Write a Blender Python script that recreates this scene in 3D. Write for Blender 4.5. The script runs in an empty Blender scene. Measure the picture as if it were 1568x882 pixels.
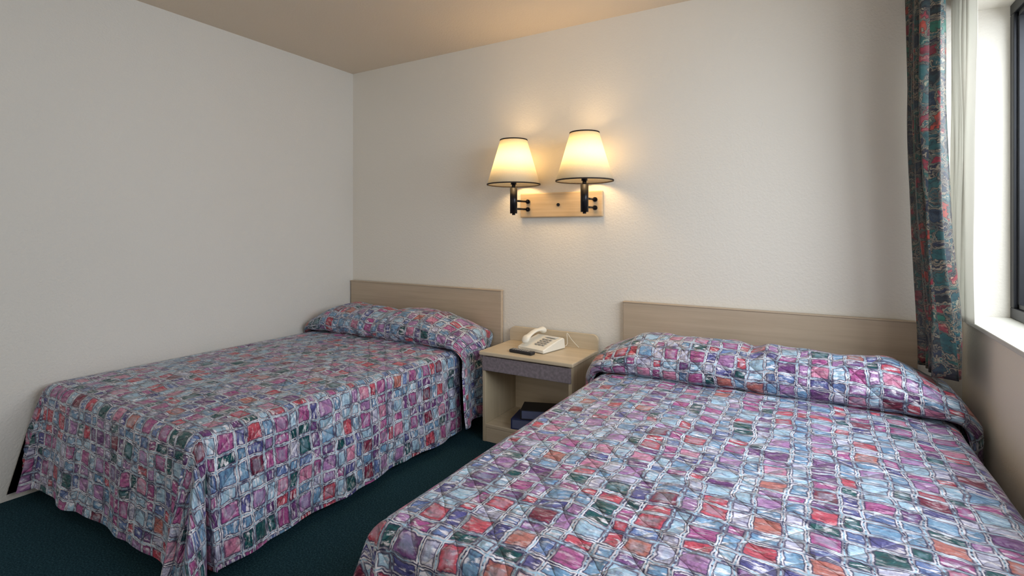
import bpy, bmesh, math, random
from mathutils import Vector, Matrix, noise
random.seed(3)
S = bpy.context.scene
S.view_settings.view_transform = 'Standard'
S.view_settings.look = 'None'
S.view_settings.exposure = 0.0

# ------------------------------------------------------------ constants
H0 = 1.25      # camera height
YB = 2.96      # back wall
XL = -3.234    # left wall
XR = 0.56      # right wall inner face
ZC = 2.53      # ceiling
YN = -1.6      # near end of the room

# ------------------------------------------------------------ node helpers
class NT:
    def __init__(s, name):
        s.m = bpy.data.materials.new(name); s.m.use_nodes = True
        s.t = s.m.node_tree; s.b = s.t.nodes['Principled BSDF']; s.out = s.t.nodes['Material Output']
    def n(s, typ, **kw):
        nd = s.t.nodes.new(typ)
        for k, v in kw.items(): setattr(nd, k, v)
        return nd
    def set(s, sock, v):
        if isinstance(v, bpy.types.NodeSocket): s.t.links.new(v, sock)
        else: sock.default_value = v
    def math(s, op, a, b=0.0, c=None):
        nd = s.n('ShaderNodeMath', operation=op)
        s.set(nd.inputs[0], a); s.set(nd.inputs[1], b)
        if c is not None: s.set(nd.inputs[2], c)
        return nd.outputs[0]
    def vmath(s, op, a, b):
        nd = s.n('ShaderNodeVectorMath', operation=op)
        s.set(nd.inputs[0], a); s.set(nd.inputs[1], b)
        return nd.outputs[0]
    def noise(s, vec, scale, detail=2.0, rough=0.5, col=False):
        nd = s.n('ShaderNodeTexNoise'); s.t.links.new(vec, nd.inputs['Vector'])
        nd.inputs['Scale'].default_value = scale; nd.inputs['Detail'].default_value = detail
        nd.inputs['Roughness'].default_value = rough
        return nd.outputs['Color'] if col else nd.outputs['Fac']
    def ramp(s, fac, stops, mode='LINEAR'):
        nd = s.n('ShaderNodeValToRGB'); r = nd.color_ramp; r.interpolation = mode
        while len(r.elements) > 1: r.elements.remove(r.elements[-1])
        r.elements[0].position = stops[0][0]; r.elements[0].color = (*stops[0][1], 1)
        for p, c in stops[1:]:
            e = r.elements.new(p); e.color = (*c, 1)
        s.t.links.new(fac, nd.inputs[0]); return nd.outputs[0]
    def mix(s, f, a, b, mode='MIX'):
        nd = s.n('ShaderNodeMix', data_type='RGBA', blend_type=mode)
        s.set(nd.inputs[0], f); 
        s.set(nd.inputs[6], a if isinstance(a, bpy.types.NodeSocket) else (*a, 1))
        s.set(nd.inputs[7], b if isinstance(b, bpy.types.NodeSocket) else (*b, 1))
        return nd.outputs[2]
    def bump(s, h, strength, dist=0.01):
        nd = s.n('ShaderNodeBump'); nd.inputs['Strength'].default_value = strength
        nd.inputs['Distance'].default_value = dist
        s.t.links.new(h, nd.inputs['Height']); s.t.links.new(nd.outputs[0], s.b.inputs['Normal'])
    def step(s, v, lo, hi):
        nd = s.n('ShaderNodeMapRange', interpolation_type='SMOOTHSTEP')
        s.t.links.new(v, nd.inputs[0]); nd.inputs[1].default_value = lo; nd.inputs[2].default_value = hi
        return nd.outputs[0]
    def obj(s): return s.n('ShaderNodeTexCoord').outputs['Object']
    def uv(s): return s.n('ShaderNodeTexCoord').outputs['UV']

def plain(name, col, rough=0.5, metal=0.0, var=0.06, nscale=30, bump=0.0):
    t = NT(name); o = t.obj(); f = t.noise(o, nscale, 3)
    d = tuple(c*(1-var) for c in col); l = tuple(min(1, c*(1+var)) for c in col)
    t.set(t.b.inputs['Base Color'], t.ramp(f, [(0.3, d), (0.7, l)]))
    t.b.inputs['Roughness'].default_value = rough; t.b.inputs['Metallic'].default_value = metal
    if bump: t.bump(f, bump)
    return t.m

def wall_mat(name, col, rough=0.6, bs=0.25):
    t = NT(name); o = t.obj()
    f = t.noise(o, 1.2, 3)
    t.set(t.b.inputs['Base Color'], t.ramp(f, [(0.3, tuple(c*0.97 for c in col)), (0.7, col)]))
    t.b.inputs['Roughness'].default_value = rough
    t.bump(t.noise(o, 90, 3, 0.55), bs, 0.005)
    return t.m

def wood_mat(name, c1, c2, rough=0.45, axis=0, sc=1.0):
    t = NT(name); o = t.obj()
    mp = t.n('ShaderNodeMapping'); t.t.links.new(o, mp.inputs[0])
    s = [40*sc]*3; s[axis] = 1.6*sc; mp.inputs['Scale'].default_value = s
    f = t.noise(mp.outputs[0], 1.0, 5, 0.6)
    t.set(t.b.inputs['Base Color'], t.ramp(f, [(0.25, c1), (0.5, tuple((a+b)/2 for a, b in zip(c1, c2))), (0.75, c2)]))
    t.b.inputs['Roughness'].default_value = rough
    t.bump(f, 0.05, 0.002)
    return t.m

def quilt_mat(name, palette, per, dark, lat, white, quilt=True, warp=0.012, split=0.60, whiteamt=0.95, streak=0.5):
    """irregular patchwork plaid, in cloth UV metres"""
    t = NT(name); uv = t.uv()
    n1 = t.noise(uv, 7, 2, 0.5, col=True)
    w1 = t.vmath('MULTIPLY', t.vmath('SUBTRACT', n1, (0.5, 0.5, 0.5)), (warp*3.4, warp*3.4, 0))
    n2 = t.noise(uv, 34, 3, 0.6, col=True)
    w2 = t.vmath('MULTIPLY', t.vmath('SUBTRACT', n2, (0.5, 0.5, 0.5)), (warp*1.3, warp*1.3, 0))
    p = t.vmath('ADD', t.vmath('ADD', uv, w1), w2)
    sp = t.n('ShaderNodeSeparateXYZ'); t.t.links.new(p, sp.inputs[0])
    ids, ds, wide = [], [], []
    for ax, pr in ((0, per), (1, per*0.92)):
        q = t.math('DIVIDE', sp.outputs[ax], pr)
        fl = t.math('FLOOR', q); f = t.math('FRACT', q)
        s_ = t.math('GREATER_THAN', f, split)
        ids.append(t.math('ADD', t.math('MULTIPLY', fl, 2.0), s_))
        loc = t.math('SUBTRACT', f, t.math('MULTIPLY', s_, split))
        w = t.math('ADD', t.math('MULTIPLY', s_, (1-2*split)), split)
        d = t.math('MINIMUM', loc, t.math('SUBTRACT', w, loc))
        ds.append(t.math('MULTIPLY', d, pr)); wide.append(s_)
    cb = t.n('ShaderNodeCombineXYZ'); t.t.links.new(ids[0], cb.inputs[0]); t.t.links.new(ids[1], cb.inputs[1])
    wn = t.n('ShaderNodeTexWhiteNoise', noise_dimensions='2D'); t.t.links.new(cb.outputs[0], wn.inputs['Vector'])
    wn2 = t.n('ShaderNodeTexWhiteNoise', noise_dimensions='2D'); t.t.links.new(t.vmath('ADD', cb.outputs[0], (17.3, 5.1, 0)), wn2.inputs['Vector'])
    k = len(palette)
    base = t.ramp(wn.outputs['Value'], [(i/k, c) for i, c in enumerate(palette)], 'CONSTANT')
    k2 = len(lat)
    small = t.ramp(wn.outputs['Value'], [(i/k2, c) for i, c in enumerate(lat)], 'CONSTANT')
    narrow = t.math('MAXIMUM', wide[0], wide[1])
    base = t.mix(narrow, base, small)
    d = t.math('MINIMUM', ds[0], ds[1])
    def streaks(rot):
        mp = t.n('ShaderNodeMapping'); t.t.links.new(p, mp.inputs[0]); mp.inputs['Rotation'].default_value = (0, 0, rot)
        mp.inputs['Scale'].default_value = (22, 90, 1)
        return t.noise(mp.outputs[0], 1.0, 4, 0.6)
    st, st2, st3 = streaks(0.45), streaks(-1.1), streaks(1.45)
    shade = t.ramp(st, [(0.34, (0.24, 0.20, 0.34)), (0.52, (1, 1, 1))])
    patch = t.mix(0.85, base, shade, 'MULTIPLY')
    nz_ = t.math('MULTIPLY_ADD', narrow, 0.50, streak)
    patch = t.mix(t.math('MULTIPLY', t.step(st2, 0.51, 0.63), nz_), patch, white)
    fr = t.math('MULTIPLY', t.step(d, 0.012, 0.022), t.math('GREATER_THAN', wn2.outputs['Value'], 0.60))
    patch = t.mix(t.math('MULTIPLY', fr, 0.30), patch, lat[0])
    gap = t.mix(t.step(st3, 0.42, 0.54), dark, lat[0])
    brk = t.step(t.noise(uv, 16, 3), 0.38, 0.60)
    c = t.mix(t.step(d, 0.0062, 0.0100), dark, patch)
    wlf = t.math('SUBTRACT', 1.0, t.step(d, 0.0040, 0.0068))
    c = t.mix(t.math('MULTIPLY', wlf, t.math('MULTIPLY_ADD', brk, whiteamt-0.15, 0.15)), c, white)
    c = t.mix(t.step(d, 0.0008, 0.0028), gap, c)
    t.set(t.b.inputs['Base Color'], c)
    t.b.inputs['Roughness'].default_value = 0.40
    t.b.inputs['Sheen Weight'].default_value = 0.1
    if quilt:
        su = t.n('ShaderNodeSeparateXYZ'); t.t.links.new(t.vmath('ADD', uv, w1), su.inputs[0])
        a = t.math('ABSOLUTE', t.math('SINE', t.math('MULTIPLY', t.math('ADD', su.outputs[0], su.outputs[1]), 24)))
        b2 = t.math('ABSOLUTE', t.math('SINE', t.math('MULTIPLY', t.math('SUBTRACT', su.outputs[0], su.outputs[1]), 24)))
        q = t.math('POWER', t.math('MINIMUM', a, b2), 0.5)
        q = t.math('ADD', q, t.math('MULTIPLY', t.noise(uv, 18, 3), 2.2))
        t.bump(q, 0.9, 0.011)
    return t.m

# ------------------------------------------------------------ mesh helpers
def empty(name, loc):
    e = bpy.data.objects.new(name, None); e.location = loc; e.empty_display_size = 0.1
    S.collection.objects.link(e); return e
def attach(ob, parent):
    if parent:
        ob.parent = parent; ob.matrix_parent_inverse = Matrix.Translation(-Vector(parent.location))
def from_bm(name, bm, mat, parent=None, smooth=False):
    me = bpy.data.meshes.new(name); bm.to_mesh(me); bm.free()
    ob = bpy.data.objects.new(name, me); S.collection.objects.link(ob)
    for m in (mat if isinstance(mat, (list, tuple)) else [mat]): me.materials.append(m)
    if smooth:
        for p in me.polygons: p.use_smooth = True
    attach(ob, parent); return ob
def add_box(bm, lo, hi, bevel=0.0, seg=2, rot=None, mi=0):
    r = bmesh.ops.create_cube(bm, size=1.0); vs = r['verts']
    c = [(a+b)/2 for a, b in zip(lo, hi)]; d = [abs(b-a) for a, b in zip(lo, hi)]
    for v in vs: v.co = Vector((v.co.x*d[0], v.co.y*d[1], v.co.z*d[2]))
    if bevel > 0:
        es = list(set(e for v in vs for e in v.link_edges))
        rr = bmesh.ops.bevel(bm, geom=es, offset=bevel, segments=seg, profile=0.5, affect='EDGES')
        vs = list(set(rr['verts']) | set(v for v in vs if v.is_valid))
    vs = [v for v in vs if v.is_valid]
    if rot is not None:
        bmesh.ops.rotate(bm, verts=vs, cent=(0, 0, 0), matrix=rot)
    for v in vs: v.co += Vector(c)
    for f in set(f for v in vs for f in v.link_faces): f.material_index = mi
    return vs
def box(name, lo, hi, mat, parent=None, bevel=0.003, seg=2, rot=None):
    bm = bmesh.new(); add_box(bm, lo, hi, bevel, seg, rot); return from_bm(name, bm, mat, parent)
def add_cyl(bm, p, q, r, r2=None, seg=20, mi=0, cap=True):
    p, q = Vector(p), Vector(q); d = q-p
    rr = bmesh.ops.create_cone(bm, cap_ends=cap, segments=seg, radius1=r, radius2=r if r2 is None else r2, depth=d.length)
    m = d.to_track_quat('Z', 'Y').to_matrix().to_4x4(); m.translation = (p+q)/2
    bmesh.ops.transform(bm, matrix=m, verts=rr['verts'])
    for f in set(f for v in rr['verts'] for f in v.link_faces):
        f.material_index = mi; f.smooth = len(f.verts) == 4
    return rr['verts']
def lathe(bm, c, prof, seg=48, mi=0, closed=False):
    rings = []
    for r, z in prof:
        rings.append([bm.verts.new((c[0]+r*math.cos(2*math.pi*i/seg), c[1]+r*math.sin(2*math.pi*i/seg), c[2]+z)) for i in range(seg)])
    n = len(rings)
    for k in range(n if closed else n-1):
        a, b = rings[k], rings[(k+1) % n]
        for i in range(seg):
            f = bm.faces.new((a[i], a[(i+1) % seg], b[(i+1) % seg], b[i])); f.smooth = True; f.material_index = mi
def tube(name, pts, r, mat, parent=None, res=3):
    cu = bpy.data.curves.new(name, 'CURVE'); cu.dimensions = '3D'; cu.bevel_depth = r; cu.bevel_resolution = res
    sp = cu.splines.new('NURBS'); sp.points.add(len(pts)-1)
    for i, p in enumerate(pts): sp.points[i].co = (*p, 1)
    sp.use_endpoint_u = True; sp.order_u = 3
    ob = bpy.data.objects.new(name, cu); S.collection.objects.link(ob); cu.materials.append(mat)
    attach(ob, parent); return ob
def grid(name, nu, nv, fn, mat, parent=None, thick=0.0):
    me = bpy.data.meshes.new(name); V = []; UV = []
    for j in range(nv+1):
        for i in range(nu+1):
            p, w = fn(i/nu, j/nv); V.append(p); UV.append(w)
    F = [(j*(nu+1)+i, j*(nu+1)+i+1, (j+1)*(nu+1)+i+1, (j+1)*(nu+1)+i) for j in range(nv) for i in range(nu)]
    me.from_pydata(V, [], F); ul = me.uv_layers.new(name='UVMap')
    for l in me.loops: ul.data[l.index].uv = UV[l.vertex_index]
    for p in me.polygons: p.use_smooth = True
    ob = bpy.data.objects.new(name, me); S.collection.objects.link(ob); me.materials.append(mat)
    if thick:
        m = ob.modifiers.new('solid', 'SOLIDIFY'); m.thickness = thick; m.offset = -1
    attach(ob, parent); return ob

# ------------------------------------------------------------ materials
M_wall = wall_mat('wall_paint', (0.77, 0.735, 0.67), bs=0.4)
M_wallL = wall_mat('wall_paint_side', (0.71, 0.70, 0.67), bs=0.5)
M_wallR = wall_mat('wall_paint_cream', (0.87, 0.81, 0.69))
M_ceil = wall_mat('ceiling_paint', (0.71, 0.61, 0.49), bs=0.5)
M_sill = plain('sill_paint', (0.70, 0.69, 0.63), 0.4, var=0.02)
M_head = wood_mat('headboard_laminate', (0.42, 0.33, 0.24), (0.52, 0.42, 0.315))
M_ns = wood_mat('nightstand_laminate', (0.50, 0.41, 0.28), (0.64, 0.54, 0.40))
M_ns_v = wood_mat('nightstand_laminate_vertical', (0.44, 0.36, 0.24), (0.58, 0.49, 0.35), axis=2)
M_apron = plain('drawer_front_laminate', (0.20, 0.17, 0.19), 0.5, var=0.25, nscale=60)
M_plate = wood_mat('lamp_plate_wood', (0.46, 0.33, 0.19), (0.66, 0.51, 0.33))
M_black = plain('black_metal', (0.012, 0.012, 0.016), 0.3, 0.6)
M_trim = plain('shade_trim', (0.02, 0.012, 0.008), 0.7)
M_bronze = plain('window_frame_bronze', (0.02, 0.022, 0.028), 0.4, 0.5)
M_phone = plain('phone_plastic', (0.82, 0.79, 0.70), 0.35, var=0.02)
M_phone2 = plain('phone_buttons', (0.35, 0.33, 0.30), 0.4)
M_remote = plain('remote_plastic', (0.015, 0.016, 0.02), 0.4)
M_navy = plain('navy_cover', (0.015, 0.025, 0.10), 0.45)
M_blk = plain('black_cover', (0.012, 0.012, 0.015), 0.5)
M_page = plain('book_pages', (0.10, 0.12, 0.22), 0.8)
M_matt = plain('mattress_fabric', (0.35, 0.36, 0.40), 0.9)
M_dark = plain('bed_base_dark', (0.02, 0.02, 0.025), 0.8)
M_white = plain('curtain_rod_white', (0.7, 0.7, 0.68), 0.4)

t = NT('carpet'); o = t.obj()
f = t.noise(o, 160, 4, 0.7); g = t.noise(o, 3, 3)
c = t.ramp(f, [(0.3, (0.004, 0.018, 0.028)), (0.52, (0.018, 0.062, 0.085)), (0.70, (0.06, 0.13, 0.16))])
c = t.mix(0.4, c, t.ramp(g, [(0.3, (0.6, 0.6, 0.6)), (0.7, (1, 1, 1))]), 'MULTIPLY')
t.set(t.b.inputs['Base Color'], c); t.b.inputs['Roughness'].default_value = 1.0
t.b.inputs['Specular IOR Level'].default_value = 0.1
t.bump(f, 0.8, 0.01); M_carpet = t.m

blue = (0.15, 0.30, 0.48); lblue = (0.33, 0.50, 0.64); mag = (0.37, 0.08, 0.25); rose = (0.48, 0.06, 0.10)
teal = (0.004, 0.08, 0.09); purp = (0.15, 0.05, 0.19); burg = (0.18, 0.015, 0.05); orng = (0.46, 0.15, 0.13)
lil = (0.36, 0.18, 0.39); pink = (0.54, 0.20, 0.32)
M_quilt = quilt_mat('bedspread_print', [rose, mag, lblue, pink, burg, lil, blue, teal, mag, purp, pink, lblue, rose, mag, lil, orng],
                    0.122, (0.025, 0.022, 0.085), [lblue, (0.08, 0.08, 0.26), blue, mag, lil, (0.12, 0.19, 0.40), purp, lblue, rose, blue, teal, (0.45, 0.45, 0.60)],
                    (0.82, 0.78, 0.84), streak=0.34, whiteamt=0.88)
M_curt = quilt_mat('curtain_print', [(0.006, 0.055, 0.060), (0.15, 0.008, 0.022), (0.006, 0.020, 0.040), (0.008, 0.085, 0.060), (0.24, 0.030, 0.020), (0.004, 0.010, 0.016)],
                   0.095, (0.004, 0.006, 0.014), [(0.008, 0.05, 0.06), (0.004, 0.06, 0.055), (0.17, 0.02, 0.03), (0.006, 0.012, 0.03)],
                   (0.34, 0.27, 0.18), quilt=False, warp=0.045, whiteamt=0.50, streak=0.05)

t = NT('sheer_fabric')
tr = t.n('ShaderNodeBsdfTranslucent'); tr.inputs[0].default_value = (0.92, 0.91, 0.86, 1)
df = t.n('ShaderNodeBsdfDiffuse'); df.inputs[0].default_value = (0.88, 0.87, 0.82, 1)
mx = t.n('ShaderNodeMixShader'); mx.inputs[0].default_value = 0.5
t.t.links.new(tr.outputs[0], mx.inputs[1]); t.t.links.new(df.outputs[0], mx.inputs[2]); t.t.links.new(mx.outputs[0], t.out.inputs[0])
M_sheer = t.m

t = NT('lampshade_fabric')
f = t.noise(t.obj(), 300, 2)
cc = t.ramp(f, [(0.3, (0.88, 0.83, 0.70)), (0.7, (0.94, 0.90, 0.78))])
tr = t.n('ShaderNodeBsdfTranslucent'); t.t.links.new(cc, tr.inputs[0])
df = t.n('ShaderNodeBsdfDiffuse'); t.t.links.new(cc, df.inputs[0])
mx = t.n('ShaderNodeMixShader'); mx.inputs[0].default_value = 0.45
t.t.links.new(tr.outputs[0], mx.inputs[1]); t.t.links.new(df.outputs[0], mx.inputs[2]); t.t.links.new(mx.outputs[0], t.out.inputs[0])
M_shade = t.m

t = NT('bulb_glass'); t.b.inputs['Emission Color'].default_value = (1, 0.78, 0.48, 1); t.b.inputs['Emission Strength'].default_value = 6
M_bulb = t.m

t = NT('window_glass')
tp = t.n('ShaderNodeBsdfTransparent'); gl = t.n('ShaderNodeBsdfGlossy'); gl.inputs['Roughness'].default_value = 0.02
mx = t.n('ShaderNodeMixShader'); mx.inputs[0].default_value = 0.06
t.t.links.new(tp.outputs[0], mx.inputs[1]); t.t.links.new(gl.outputs[0], mx.inputs[2]); t.t.links.new(mx.outputs[0], t.out.inputs[0])
M_glass = t.m

# ------------------------------------------------------------ room shell
XO = 0.80; ZS = 0.885; ZH = 2.21; YW0 = 0.55
box('floor', (XL-0.1, YN, -0.08), (XO, YB+0.1, 0.0), M_carpet, bevel=0)
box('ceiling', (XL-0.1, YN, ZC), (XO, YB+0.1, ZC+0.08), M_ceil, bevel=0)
box('wall_back', (XL-0.1, YB, 0), (XO, YB+0.1, ZC), M_wall, bevel=0)
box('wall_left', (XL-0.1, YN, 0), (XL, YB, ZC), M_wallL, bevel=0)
wr = empty('wall_right', (XR, 1.0, 0))
box('wall_below_window', (XR, YW0, 0), (XO, YB, ZS-0.02), M_wallR, wr, bevel=0)
box('wall_above_window', (XR, YW0, ZH), (XO, YB, ZC), M_wall, wr, bevel=0)
box('wall_near_window', (XR, YN, 0), (XO, YW0, ZC), M_wall, wr, bevel=0)
box('trim_1', (XR-0.012, YW0, ZS-0.02), (XO-0.02, YB-0.001, ZS), M_sill, None, bevel=0.004)

win = empty('window_1', (0.74, 1.75, 1.5))
bm = bmesh.new(); fx0, fx1 = 0.715, 0.765; ya, yb = YW0+0.002, YB-0.002; za, zb = ZS+0.001, ZH-0.002; w = 0.045
add_box(bm, (fx0, ya, za), (fx1, yb, za+w), 0.003); add_box(bm, (fx0, ya, zb-w), (fx1, yb, zb), 0.003)
add_box(bm, (fx0, ya, za+w), (fx1, ya+w, zb-w), 0.003); add_box(bm, (fx0, yb-w, za+w), (fx1, yb, zb-w), 0.003)
ym = (ya+yb)/2; add_box(bm, (fx0, ym-0.03, za+w), (fx1, ym+0.03, zb-w), 0.003)
for (p, q) in ((ya+w, ym-0.03), (ym+0.03, yb-w)):
    add_box(bm, (fx0+0.012, p, za+w), (fx1-0.012, p+0.02, zb-w), 0.002); add_box(bm, (fx0+0.012, q-0.02, za+w), (fx1-0.012, q, zb-w), 0.002)
    add_box(bm, (fx0+0.012, p, za+w), (fx1-0.012, q, za+w+0.02), 0.002); add_box(bm, (fx0+0.012, p, zb-w-0.02), (fx1-0.012, q, zb-w), 0.002)
from_bm('frame', bm, M_bronze, win)
box('glass_pane', (0.738, ya+w, za+w), (0.742, yb-w, zb-w), M_glass, win, bevel=0)

# ------------------------------------------------------------ headboards
def headboard(x0, x1, z1):
    bm = bmesh.new()
    add_box(bm, (x0, YB-0.034, 0.30), (x1, YB-0.008, z1), 0.004, 3)
    add_box(bm, (x0-0.002, YB-0.038, z1-0.002), (x1+0.002, YB-0.006, z1+0.006), 0.003, 2)
    for x in (x0+0.2, x1-0.2): add_box(bm, (x-0.03, YB-0.010, 0.4), (x+0.03, YB-0.003, z1-0.1), 0)
    return from_bm('headboard', bm, M_head)
headboard(-3.222, -1.80, 0.855)
headboard(-0.965, 0.40, 0.840)

# ------------------------------------------------------------ beds
ZT = 0.535; HEM = 0.06
def prof(s, r=0.055):
    q = r*math.pi/2
    if s < q: a = s/r; return r*math.sin(a), r*(1-math.cos(a))
    return r + 0.06*(s-q), r + (s-q)
def nz(x, y, z=0.0): return noise.noise(Vector((x, y, z)))
def sm(t): t = max(0, min(1, t)); return t*t*(3-2*t)

def bed(x0, x1, y0, seed, xmin, xmax):
    W = x1-x0; L = 2.90-y0; YP = 2.47
    e = empty('bed', ((x0+x1)/2, (y0+2.9)/2, 0))
    box('box_spring', (x0+0.03, y0+0.03, 0.14), (x1-0.03, 2.90, 0.32), M_dark, e, 0.02)
    box('mattress', (x0+0.01, y0+0.01, 0.322), (x1-0.01, 2.90, ZT-0.022), M_matt, e, 0.04, 4)
    bm = bmesh.new()
    for x in (x0+0.12, x1-0.12):
        for y in (y0+0.15, (y0+2.9)/2, 2.8):
            add_cyl(bm, (x, y, 0.03), (x, y, 0.14), 0.02); add_cyl(bm, (x-0.015, y, 0.025), (x+0.015, y, 0.025), 0.025)
    from_bm('legs', bm, M_dark, e)
    Hh = ZT-HEM+0.03
    def pt(u, v):
        cu, cv = max(0, min(W, u)), max(0, v)
        su = -1 if u < 0 else 1; a = max(0, -u, u-W); b = max(0, -v)
        x, y = x0+cu, y0+cv
        top = 0.008*nz(x*5, y*5, seed) + 0.0045*nz(x*14, y*14, seed) + 0.004*abs(nz(x*9, y*22, seed+7))
        if a == 0 and b == 0:
            ed = min(u, W-u, v)
            return Vector((x, y, ZT + top*sm(ed/0.05) + 0.012*sm(ed/0.3)-0.004))
        if a > 0 and b > 0:
            s = max(a, b); th = math.atan2(b, a)
            dx, dy = math.cos(th)*su, -math.sin(th)
            o_, d_ = prof(s); k = s/Hh
            o_ += k**1.1*(0.115*math.sin(2*th)**2 + 0.055*math.cos(th*8+1.3) + 0.018*math.cos(th*17))
            d_ = d_*(1+0.05*math.sin(2*th))
        else:
            s = a+b; o_, d_ = prof(s); k = s/Hh
            per = (y*1.0 if a > 0 else x*1.0)
            dx, dy = (su, 0) if a > 0 else (0, -1)
            rip = 0.010*math.sin(per*11+seed) + 0.005*math.sin(per*27+seed*2) + 0.022*nz(per*3, seed, s*2) + 0.008*nz(per*14, seed, s*9)
            near = (v if a > 0 else min(u, W-u))
            cf = 1-sm(near/0.20)
            rip = rip*(1-cf) + cf*(0.055*math.cos((0 if a > 0 else math.pi/2)*8+1.3))
            o_ += k**1.1*rip
        px = max(xmin, min(xmax, x+dx*o_)); py = y+dy*o_
        return Vector((px, py, max(0.018, ZT-0.004-d_ + 0.008*nz(px*4, py*4, seed+3)*k)))
    UT = W+2*Hh; VT = YP+0.06-y0+Hh
    nu, nv = int(UT/0.015), int(VT/0.015)
    def fn(i, j):
        u = -Hh+i*UT; v = -Hh+j*VT
        return pt(u, v), (u+seed+10, v+seed*1.7+10)
    grid('bedspread', nu, nv, fn, M_quilt, e)
    P = [(0.060, 0.000), (0.012, 0.010), (-0.012, 0.052), (0.003, 0.110), (0.055, 0.158), (0.13, 0.183), (0.21, 0.189), (0.30, 0.174), (0.38, 0.138), (0.43, 0.090)]
    def pp(w):
        f = w*(len(P)-1); i = min(int(f), len(P)-2); q = f-i
        g = lambda k: P[max(0, min(len(P)-1, k))]
        r = []
        for c in (0, 1):
            a, b, cc, d = g(i-1)[c], g(i)[c], g(i+1)[c], g(i+2)[c]
            r.append(0.5*((2*b)+(-a+cc)*q+(2*a-5*b+4*cc-d)*q*q+(-a+3*b-3*cc+d)*q**3))
        return r
    HS = 0.62
    ex = 0.012
    def f2(i, j):
        u = -HS+i*(W+2*HS); w = j
        cu = max(-ex, min(W+ex, u)); a = max(0, -u-ex, u-W-ex); su = -1 if u < W/2 else 1
        py, pz = pp(w)
        de = min(cu+ex, W+ex-cu)
        hf = (0.56+0.44*math.sin(math.pi/2*min(1, de/0.22))) * (1-0.12*math.exp(-((cu-W/2)/0.06)**2))
        hf *= 1+0.08*nz(cu*4+seed, 2.2)+0.06*nz(cu*11+seed, w*3)
        zt = ZT+0.002+pz*hf; x = x0+cu; y = YP+py*(1+0.25*nz(cu*3, seed)) + 0.014*nz(cu*9, 5+seed)
        uv = (u+seed+10, YP-y0+w*0.58+seed*1.7+10.03)
        if a > 0:
            o_, d_ = prof(a, 0.05); k = min(1, a/HS)
            frac = (d_)/(prof(HS, 0.05)[1])
            z = zt-(zt-HEM-0.03)*frac
            yl = YP-0.02+0.45*w
            y = y+(yl-y)*sm(k*3) + 0.01*k*nz(z*6, seed)
            o_ += 0.034*sm(k*3)*math.sin(w*10+seed)+0.045*sm(k*4)*math.sin(math.pi*min(1, w*1.0+0.25))
            x = max(xmin, min(xmax, x+su*o_))
            y = min(y, YB-0.045)
            return Vector((x, y, z)), uv
        y = min(y, YB-0.045)
        z = zt + 0.006*nz(x*12, y*12, seed)
        return Vector((x, y, z)), uv
    grid('pillow_cover', int((W+2*HS)/0.015), 38, f2, M_quilt, e)
    bm = bmesh.new()
    for k in (0, 1):
        r = bmesh.ops.create_uvsphere(bm, u_segments=32, v_segments=16, radius=1)
        cx = x0+W*(0.27+0.46*k)
        for v in r['verts']:
            c = v.co
            fx = math.copysign(abs(c.x)**0.6, c.x); fy = math.copysign(abs(c.y)**0.7, c.y)
            v.co = Vector((cx+fx*W*0.22, YP+0.215+fy*0.16, ZT+0.070+c.z*0.055))
    from_bm('pillows', bm, M_matt, e, True)
    return e
bed(-3.13, -1.91, 1.04, 1.3, XL+0.012, 9)
bed(-0.91, 0.42, 0.98, 4.6, -9, XR-0.02)

# ------------------------------------------------------------ nightstand
ns = empty('nightstand', (-1.42, 2.75, 0))
nx0, nx1, ny0, ny1, nt = -1.715, -1.135, 2.575, 2.945, 0.54
box('top', (nx0-0.015, ny0-0.02, nt-0.024), (nx1+0.015, ny1, nt), M_ns, ns, 0.007, 3)
box('side_left', (nx0, ny0, 0.0), (nx0+0.02, ny1, nt-0.0245), M_ns_v, ns, 0.002)
box('side_right', (nx1-0.02, ny0, 0.0), (nx1, ny1, nt-0.0245), M_ns_v, ns, 0.002)
box('back_panel', (nx0+0.0205, ny1-0.012, 0.02), (nx1-0.0205, ny1-0.001, nt-0.025), M_ns, ns, 0.001)
box('drawer_front', (nx0+0.002, ny0-0.008, nt-0.115), (nx1-0.002, ny0-0.0005, nt-0.03), M_apron, ns, 0.003)
box('drawer_box', (nx0+0.022, ny0, nt-0.105), (nx1-0.022, ny1-0.014, nt-0.035), M_ns, ns, 0.002)
box('bottom_shelf', (nx0+0.0205, ny0+0.002, 0.085), (nx1-0.0205, ny1-0.013, 0.105), M_ns, ns, 0.002)
box('kick_panel', (nx0+0.0205, ny0+0.003, 0.0), (nx1-0.0205, ny0+0.02, 0.084), M_ns, ns, 0.002)
bm = bmesh.new(); bx0, bx1, bz0, bz1, r = nx0-0.015, nx1+0.015, nt+0.0005, 0.63, 0.035
pts = [(bx0, bz0), (bx1, bz0)]
for i in range(9): a = i/8*math.pi/2; pts.append((bx1-r+r*math.cos(a), bz1-r+r*math.sin(a)))
for i in range(9): a = math.pi/2+i/8*math.pi/2; pts.append((bx0+r+r*math.cos(a), bz1-r+r*math.sin(a)))
va = [bm.verts.new((x, ny1-0.022, z)) for x, z in pts]; vb = [bm.verts.new((x, ny1, z)) for x, z in pts]
bm.faces.new(va); bm.faces.new(vb[::-1])
for i in range(len(pts)):
    j = (i+1) % len(pts); bm.faces.new((va[j], va[i], vb[i], vb[j]))
bmesh.ops.recalc_face_normals(bm, faces=bm.faces)
from_bm('back_splash', bm, M_ns, ns)

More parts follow.
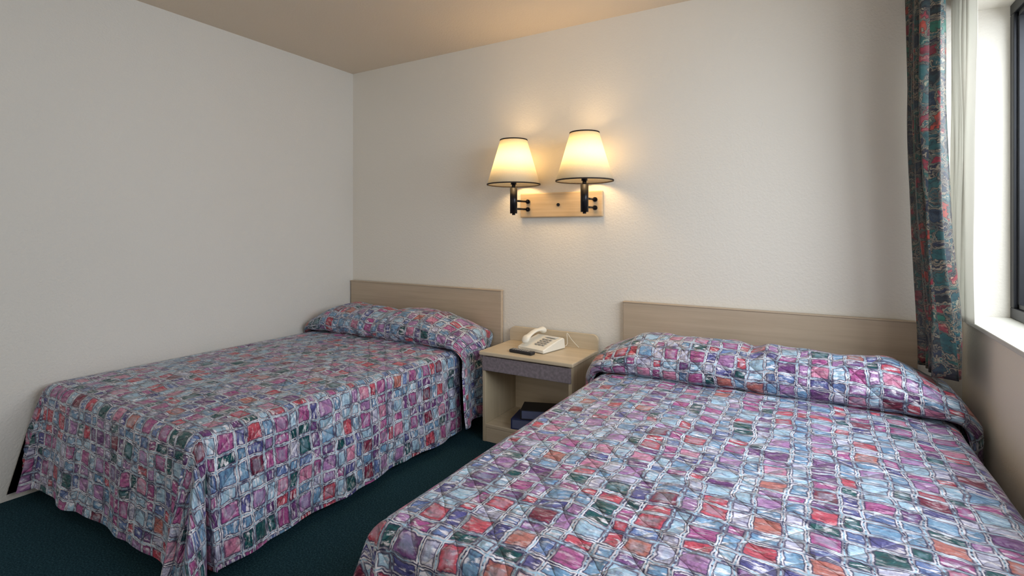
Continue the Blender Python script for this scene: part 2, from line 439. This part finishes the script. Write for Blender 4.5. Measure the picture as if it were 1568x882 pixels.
# ------------------------------------------------------------ telephone
tc = Vector((-1.43, 2.79, nt+0.001)); R = Matrix.Rotation(math.radians(-12), 4, 'Z')
ph = empty('telephone', tc)
def T(v): return tc + R @ Vector(v)
bm = bmesh.new()
prf = [(-0.105, 0.004), (-0.105, 0.020), (-0.06, 0.034), (0.03, 0.056), (0.085, 0.066), (0.10, 0.060), (0.105, 0.004)]
rows = []
for x in (-0.10, -0.095, 0.095, 0.10):
    ins = 0.005 if abs(x) > 0.097 else 0
    rows.append([bm.verts.new(T((x, y*(1-ins*4), max(0.0, z-(ins if z > 0.01 else 0))))) for y, z in prf])
for a, b in zip(rows, rows[1:]):
    for i in range(len(prf)):
        j = (i+1) % len(prf); bm.faces.new((a[i], a[j], b[j], b[i]))
bm.faces.new(rows[0]); bm.faces.new(rows[-1][::-1]); bmesh.ops.recalc_face_normals(bm, faces=bm.faces)
from_bm('body', bm, M_phone, ph)
bm = bmesh.new(); N = 26; seg = 14; rings = []
for i in range(N+1):
    s_ = i/N; y = -0.105+0.21*s_
    lump = math.exp(-((s_-0.10)/0.10)**2)+math.exp(-((s_-0.90)/0.10)**2)
    wx = 0.019+0.011*lump; hz = 0.010+0.013*lump
    endf = math.sqrt(max(0.0, 1-abs(2*s_-1)**8)); wx *= max(0.05, endf); hz *= max(0.05, endf)
    zc = 0.030+0.043*s_ + 0.030*math.sin(math.pi*s_)+0.018
    rings.append([bm.verts.new(T((-0.055+wx*math.cos(2*math.pi*k/seg), y, zc+hz*math.sin(2*math.pi*k/seg)))) for k in range(seg)])
for a, b in zip(rings, rings[1:]):
    for k in range(seg): bm.faces.new((a[k], a[(k+1) % seg], b[(k+1) % seg], b[k]))
bm.faces.new(rings[0][::-1]); bm.faces.new(rings[-1])
bmesh.ops.recalc_face_normals(bm, faces=bm.faces)
from_bm('handset', bm, M_phone, ph, True)
bm = bmesh.new()
for a in range(3):
    for b in range(4):
        x = 0.005+a*0.026; y = -0.055+b*0.024; z = 0.036+(y+0.06)*0.245
        p = T((x, y, z)); add_box(bm, p-Vector((0.009, 0.007, 0.002)), p+Vector((0.009, 0.007, 0.005)), 0.002, 1, R.to_3x3())
from_bm('keypad', bm, M_phone2, ph)
p = T((0.035, 0.06, 0.066)); box('label_card', p-Vector((0.04, 0.018, 0.002)), p+Vector((0.04, 0.018, 0.002)), M_white, ph, 0.001, 1, R.to_3x3())
cpts = []
for i in range(120):
    a = i/119; ang = i*0.9
    cpts.append(T((-0.085-0.03*math.sin(a*math.pi), -0.11+0.20*a, 0.008+0.005*math.cos(ang)+0.0) ) + Vector((0.005*math.sin(ang), 0, 0)))
tube('coiled_cord', cpts, 0.0016, M_phone, ph, 1)
tube('line_cord', [T((0.09, 0.10, 0.01)), T((0.11, 0.12, 0.015)), T((0.10, 0.125, 0.06)), T((0.095, 0.128, 0.10)), T((0.12, 0.140, 0.05)), T((0.16, 0.165, 0.004))], 0.0015, M_phone, ph, 1)

# remote control
rc = Vector((-1.475, 2.63, nt+0.001)); RR = Matrix.Rotation(math.radians(-6), 4, 'Z')
rm = empty('remote_control', rc)
box('casing', rc+Vector((-0.08, -0.022, 0)), rc+Vector((0.08, 0.022, 0.018)), M_remote, rm, 0.006, 3, RR.to_3x3())
bm = bmesh.new()
for a in range(7):
    for b in range(3):
        p = rc+RR @ Vector((-0.055+a*0.017, -0.012+b*0.012, 0.0185)); add_box(bm, p-Vector((0.005, 0.0035, 0.001)), p+Vector((0.005, 0.0035, 0.002)), 0.001, 1)
from_bm('buttons', bm, M_phone2, rm)

def book(name, c, size, ang, mat):
    e = empty(name, c); r3 = Matrix.Rotation(ang, 3, 'Z'); c = Vector(c); a, b, h = size
    bm = bmesh.new()
    def bx(lo, hi, mi, bv=0.0015):
        ctr = (Vector(lo)+Vector(hi))/2; d = (Vector(hi)-Vector(lo))/2; w = c+r3 @ ctr
        add_box(bm, w-d, w+d, bv, 1, r3, mi)
    bx((-a/2, -b/2, 0), (a/2, b/2, 0.004), 0); bx((-a/2, -b/2, h-0.004), (a/2, b/2, h), 0); bx((-a/2-0.003, -b/2, 0), (-a/2+0.003, b/2, h), 0)
    bx((-a/2+0.004, -b/2+0.005, 0.0045), (a/2-0.005, b/2-0.005, h-0.0045), 1, 0)
    from_bm('cover', bm, [mat, M_page], e)
book('book', (-1.415, 2.69, 0.106), (0.25, 0.17, 0.060), math.radians(12), M_navy)
book('book', (-1.39, 2.70, 0.167), (0.21, 0.15, 0.055), math.radians(20), M_blk)

# ------------------------------------------------------------ double swing-arm wall lamp
wl = empty('wall_lamp', (-1.38, YB, 1.42))
bm = bmesh.new(); add_box(bm, (-1.66, YB-0.024, 1.342), (-1.095, YB-0.001, 1.498), 0.006, 3); from_bm('mounting_plate', bm, M_plate, wl)
bm = bmesh.new(); add_cyl(bm, (-1.385, YB-0.024, 1.42), (-1.385, YB-0.032, 1.42), 0.010); from_bm('screw_cap', bm, M_black, wl)
for lx, ly, ax in ((-1.625, 2.79, -1.600), (-1.150, 2.79, -1.140)):
    bm = bmesh.new()
    for z in (1.395, 1.445):
        add_cyl(bm, (lx, ly, z), (ax, YB-0.03, z), 0.0065)
        add_cyl(bm, (ax, YB-0.024, z), (ax, YB-0.036, z), 0.014)
        add_cyl(bm, (ax, YB-0.036, z), (ax, YB-0.046, z), 0.010, 0.004)
    add_cyl(bm, (lx, ly, 1.365), (lx, ly, 1.525), 0.023, seg=28)
    add_cyl(bm, (lx, ly, 1.355), (lx, ly, 1.365), 0.010)
    add_cyl(bm, (lx, ly, 1.525), (lx, ly, 1.545), 0.012)
    add_cyl(bm, (lx, ly, 1.545), (lx, ly, 1.60), 0.018)
    add_cyl(bm, (lx, ly, 1.575), (lx+0.035, ly, 1.575), 0.004)
    zt = 1.81
    for a in range(3):
        an = a*2.094; add_cyl(bm, (lx, ly, zt-0.012), (lx+0.084*math.cos(an), ly+0.084*math.sin(an), zt), 0.002, seg=8)
    for sx in (-1, 1):
        add_cyl(bm, (lx+sx*0.015, ly, 1.60), (lx+sx*0.055, ly, 1.68), 0.002, seg=8); add_cyl(bm, (lx+sx*0.055, ly, 1.68), (lx, ly, zt-0.012), 0.002, seg=8)
    from_bm('swing_arm', bm, M_black, wl)
    bm = bmesh.new(); z0, z1 = 1.545, 1.822
    lathe(bm, (lx, ly, 0), [(0.166, z0), (0.084, z1), (0.0825, z1), (0.1645, z0)], closed=True)
    from_bm('lampshade', bm, M_shade, wl)
    bm = bmesh.new()
    for rr_, zz in ((0.1665, z0), (0.0845, z1)):
        lathe(bm, (lx, ly, 0), [(rr_+0.002, zz-0.003), (rr_+0.002, zz+0.004), (rr_-0.004, zz+0.004), (rr_-0.004, zz-0.003)], closed=True)
    from_bm('shade_trim', bm, M_trim, wl)
    bm = bmesh.new(); lathe(bm, (lx, ly, 1.575), [(0.012, 0), (0.014, 0.02), (0.022, 0.04), (0.024, 0.055), (0.018, 0.07), (0.008, 0.078), (0.001, 0.08)], seg=24)
    from_bm('bulb', bm, M_bulb, wl)
    ld = bpy.data.lights.new('bulb_light', 'POINT'); ld.energy = 6.3; ld.color = (1, 0.66, 0.31); ld.shadow_soft_size = 0.075
    lo = bpy.data.objects.new('bulb_light', ld); lo.location = (lx, ly, 1.70); S.collection.objects.link(lo); attach(lo, wl)

# ------------------------------------------------------------ curtains
def curtain(name, xt, xb, ya_, yb_, z0, z1, folds, amp, mat, seed, wob=0.012, thick=0.003):
    clen = (yb_-ya_)*2.2
    def fn(i, j):
        z = z0+(z1-z0)*j; k = 1-j
        y = yb_-(yb_-ya_)*i
        ph_ = i*folds*2*math.pi+seed
        a = amp*(0.85+0.3*nz(i*6, z*1.1, seed))
        x = xt+(xb-xt)*sm((k-0.35)*1.6) + a*math.sin(ph_+0.7*nz(z*0.8, seed, i*3)) + wob*nz(i*9, z*2.2, seed)
        y += 0.018*math.cos(ph_*1.0+seed)*1.0 + 0.02*nz(z*1.3, i*2, seed)
        return Vector((min(x, XR-0.008 if z < ZS else XR+0.1), min(y, YB-0.045), z)), (i*clen*1.4, z)
    return grid(name, folds*22, 60, fn, mat, None, thick)
curtain('patterned_curtain', 0.392, 0.436, 2.53, 2.885, 0.685, 2.38, 5, 0.050, M_curt, 0.6, 0.010)
curtain('sheer_curtain', 0.523, 0.520, 2.62, 2.89, ZS+0.01, 2.38, 7, 0.014, M_sheer, 2.0, 0.008, 0.0015)
cr = empty('curtain_rod', (0.47, 1.6, 2.40))
bm = bmesh.new(); add_cyl(bm, (0.398, 0.2, 2.395), (0.398, 2.95, 2.395), 0.012); add_cyl(bm, (0.523, 0.2, 2.395), (0.523, 2.95, 2.395), 0.008)
for y in (0.25, 1.6, 2.93): add_box(bm, (0.388, y-0.01, 2.388), (XR-0.001, y+0.01, 2.403), 0.002)
from_bm('rod', bm, M_white, cr)

# ------------------------------------------------------------ lights
W_ = bpy.data.worlds.new('World'); S.world = W_; W_.use_nodes = True
bg = W_.node_tree.nodes['Background']; bg.inputs[0].default_value = (1.0, 0.955, 0.89, 1); bg.inputs[1].default_value = 0.86
ld = bpy.data.lights.new('window_daylight', 'AREA'); ld.shape = 'RECTANGLE'; ld.size = 1.25; ld.size_y = 2.3; ld.energy = 92; ld.color = (0.87, 0.94, 1.0)
lo = bpy.data.objects.new('window_daylight', ld); lo.location = (1.02, 1.55, 1.85); lo.rotation_euler = (0, math.radians(55), 0)
S.collection.objects.link(lo)

# ------------------------------------------------------------ camera
cam = bpy.data.cameras.new('camera'); co = bpy.data.objects.new('camera', cam); S.collection.objects.link(co)
cam.sensor_width = 36; cam.lens = 790/1568*36; cam.shift_y = -(441-355)/1568
co.location = (0, 0, H0); co.rotation_euler = (math.radians(90), 0, math.radians(30.4)); cam.clip_start = 0.02
S.camera = co
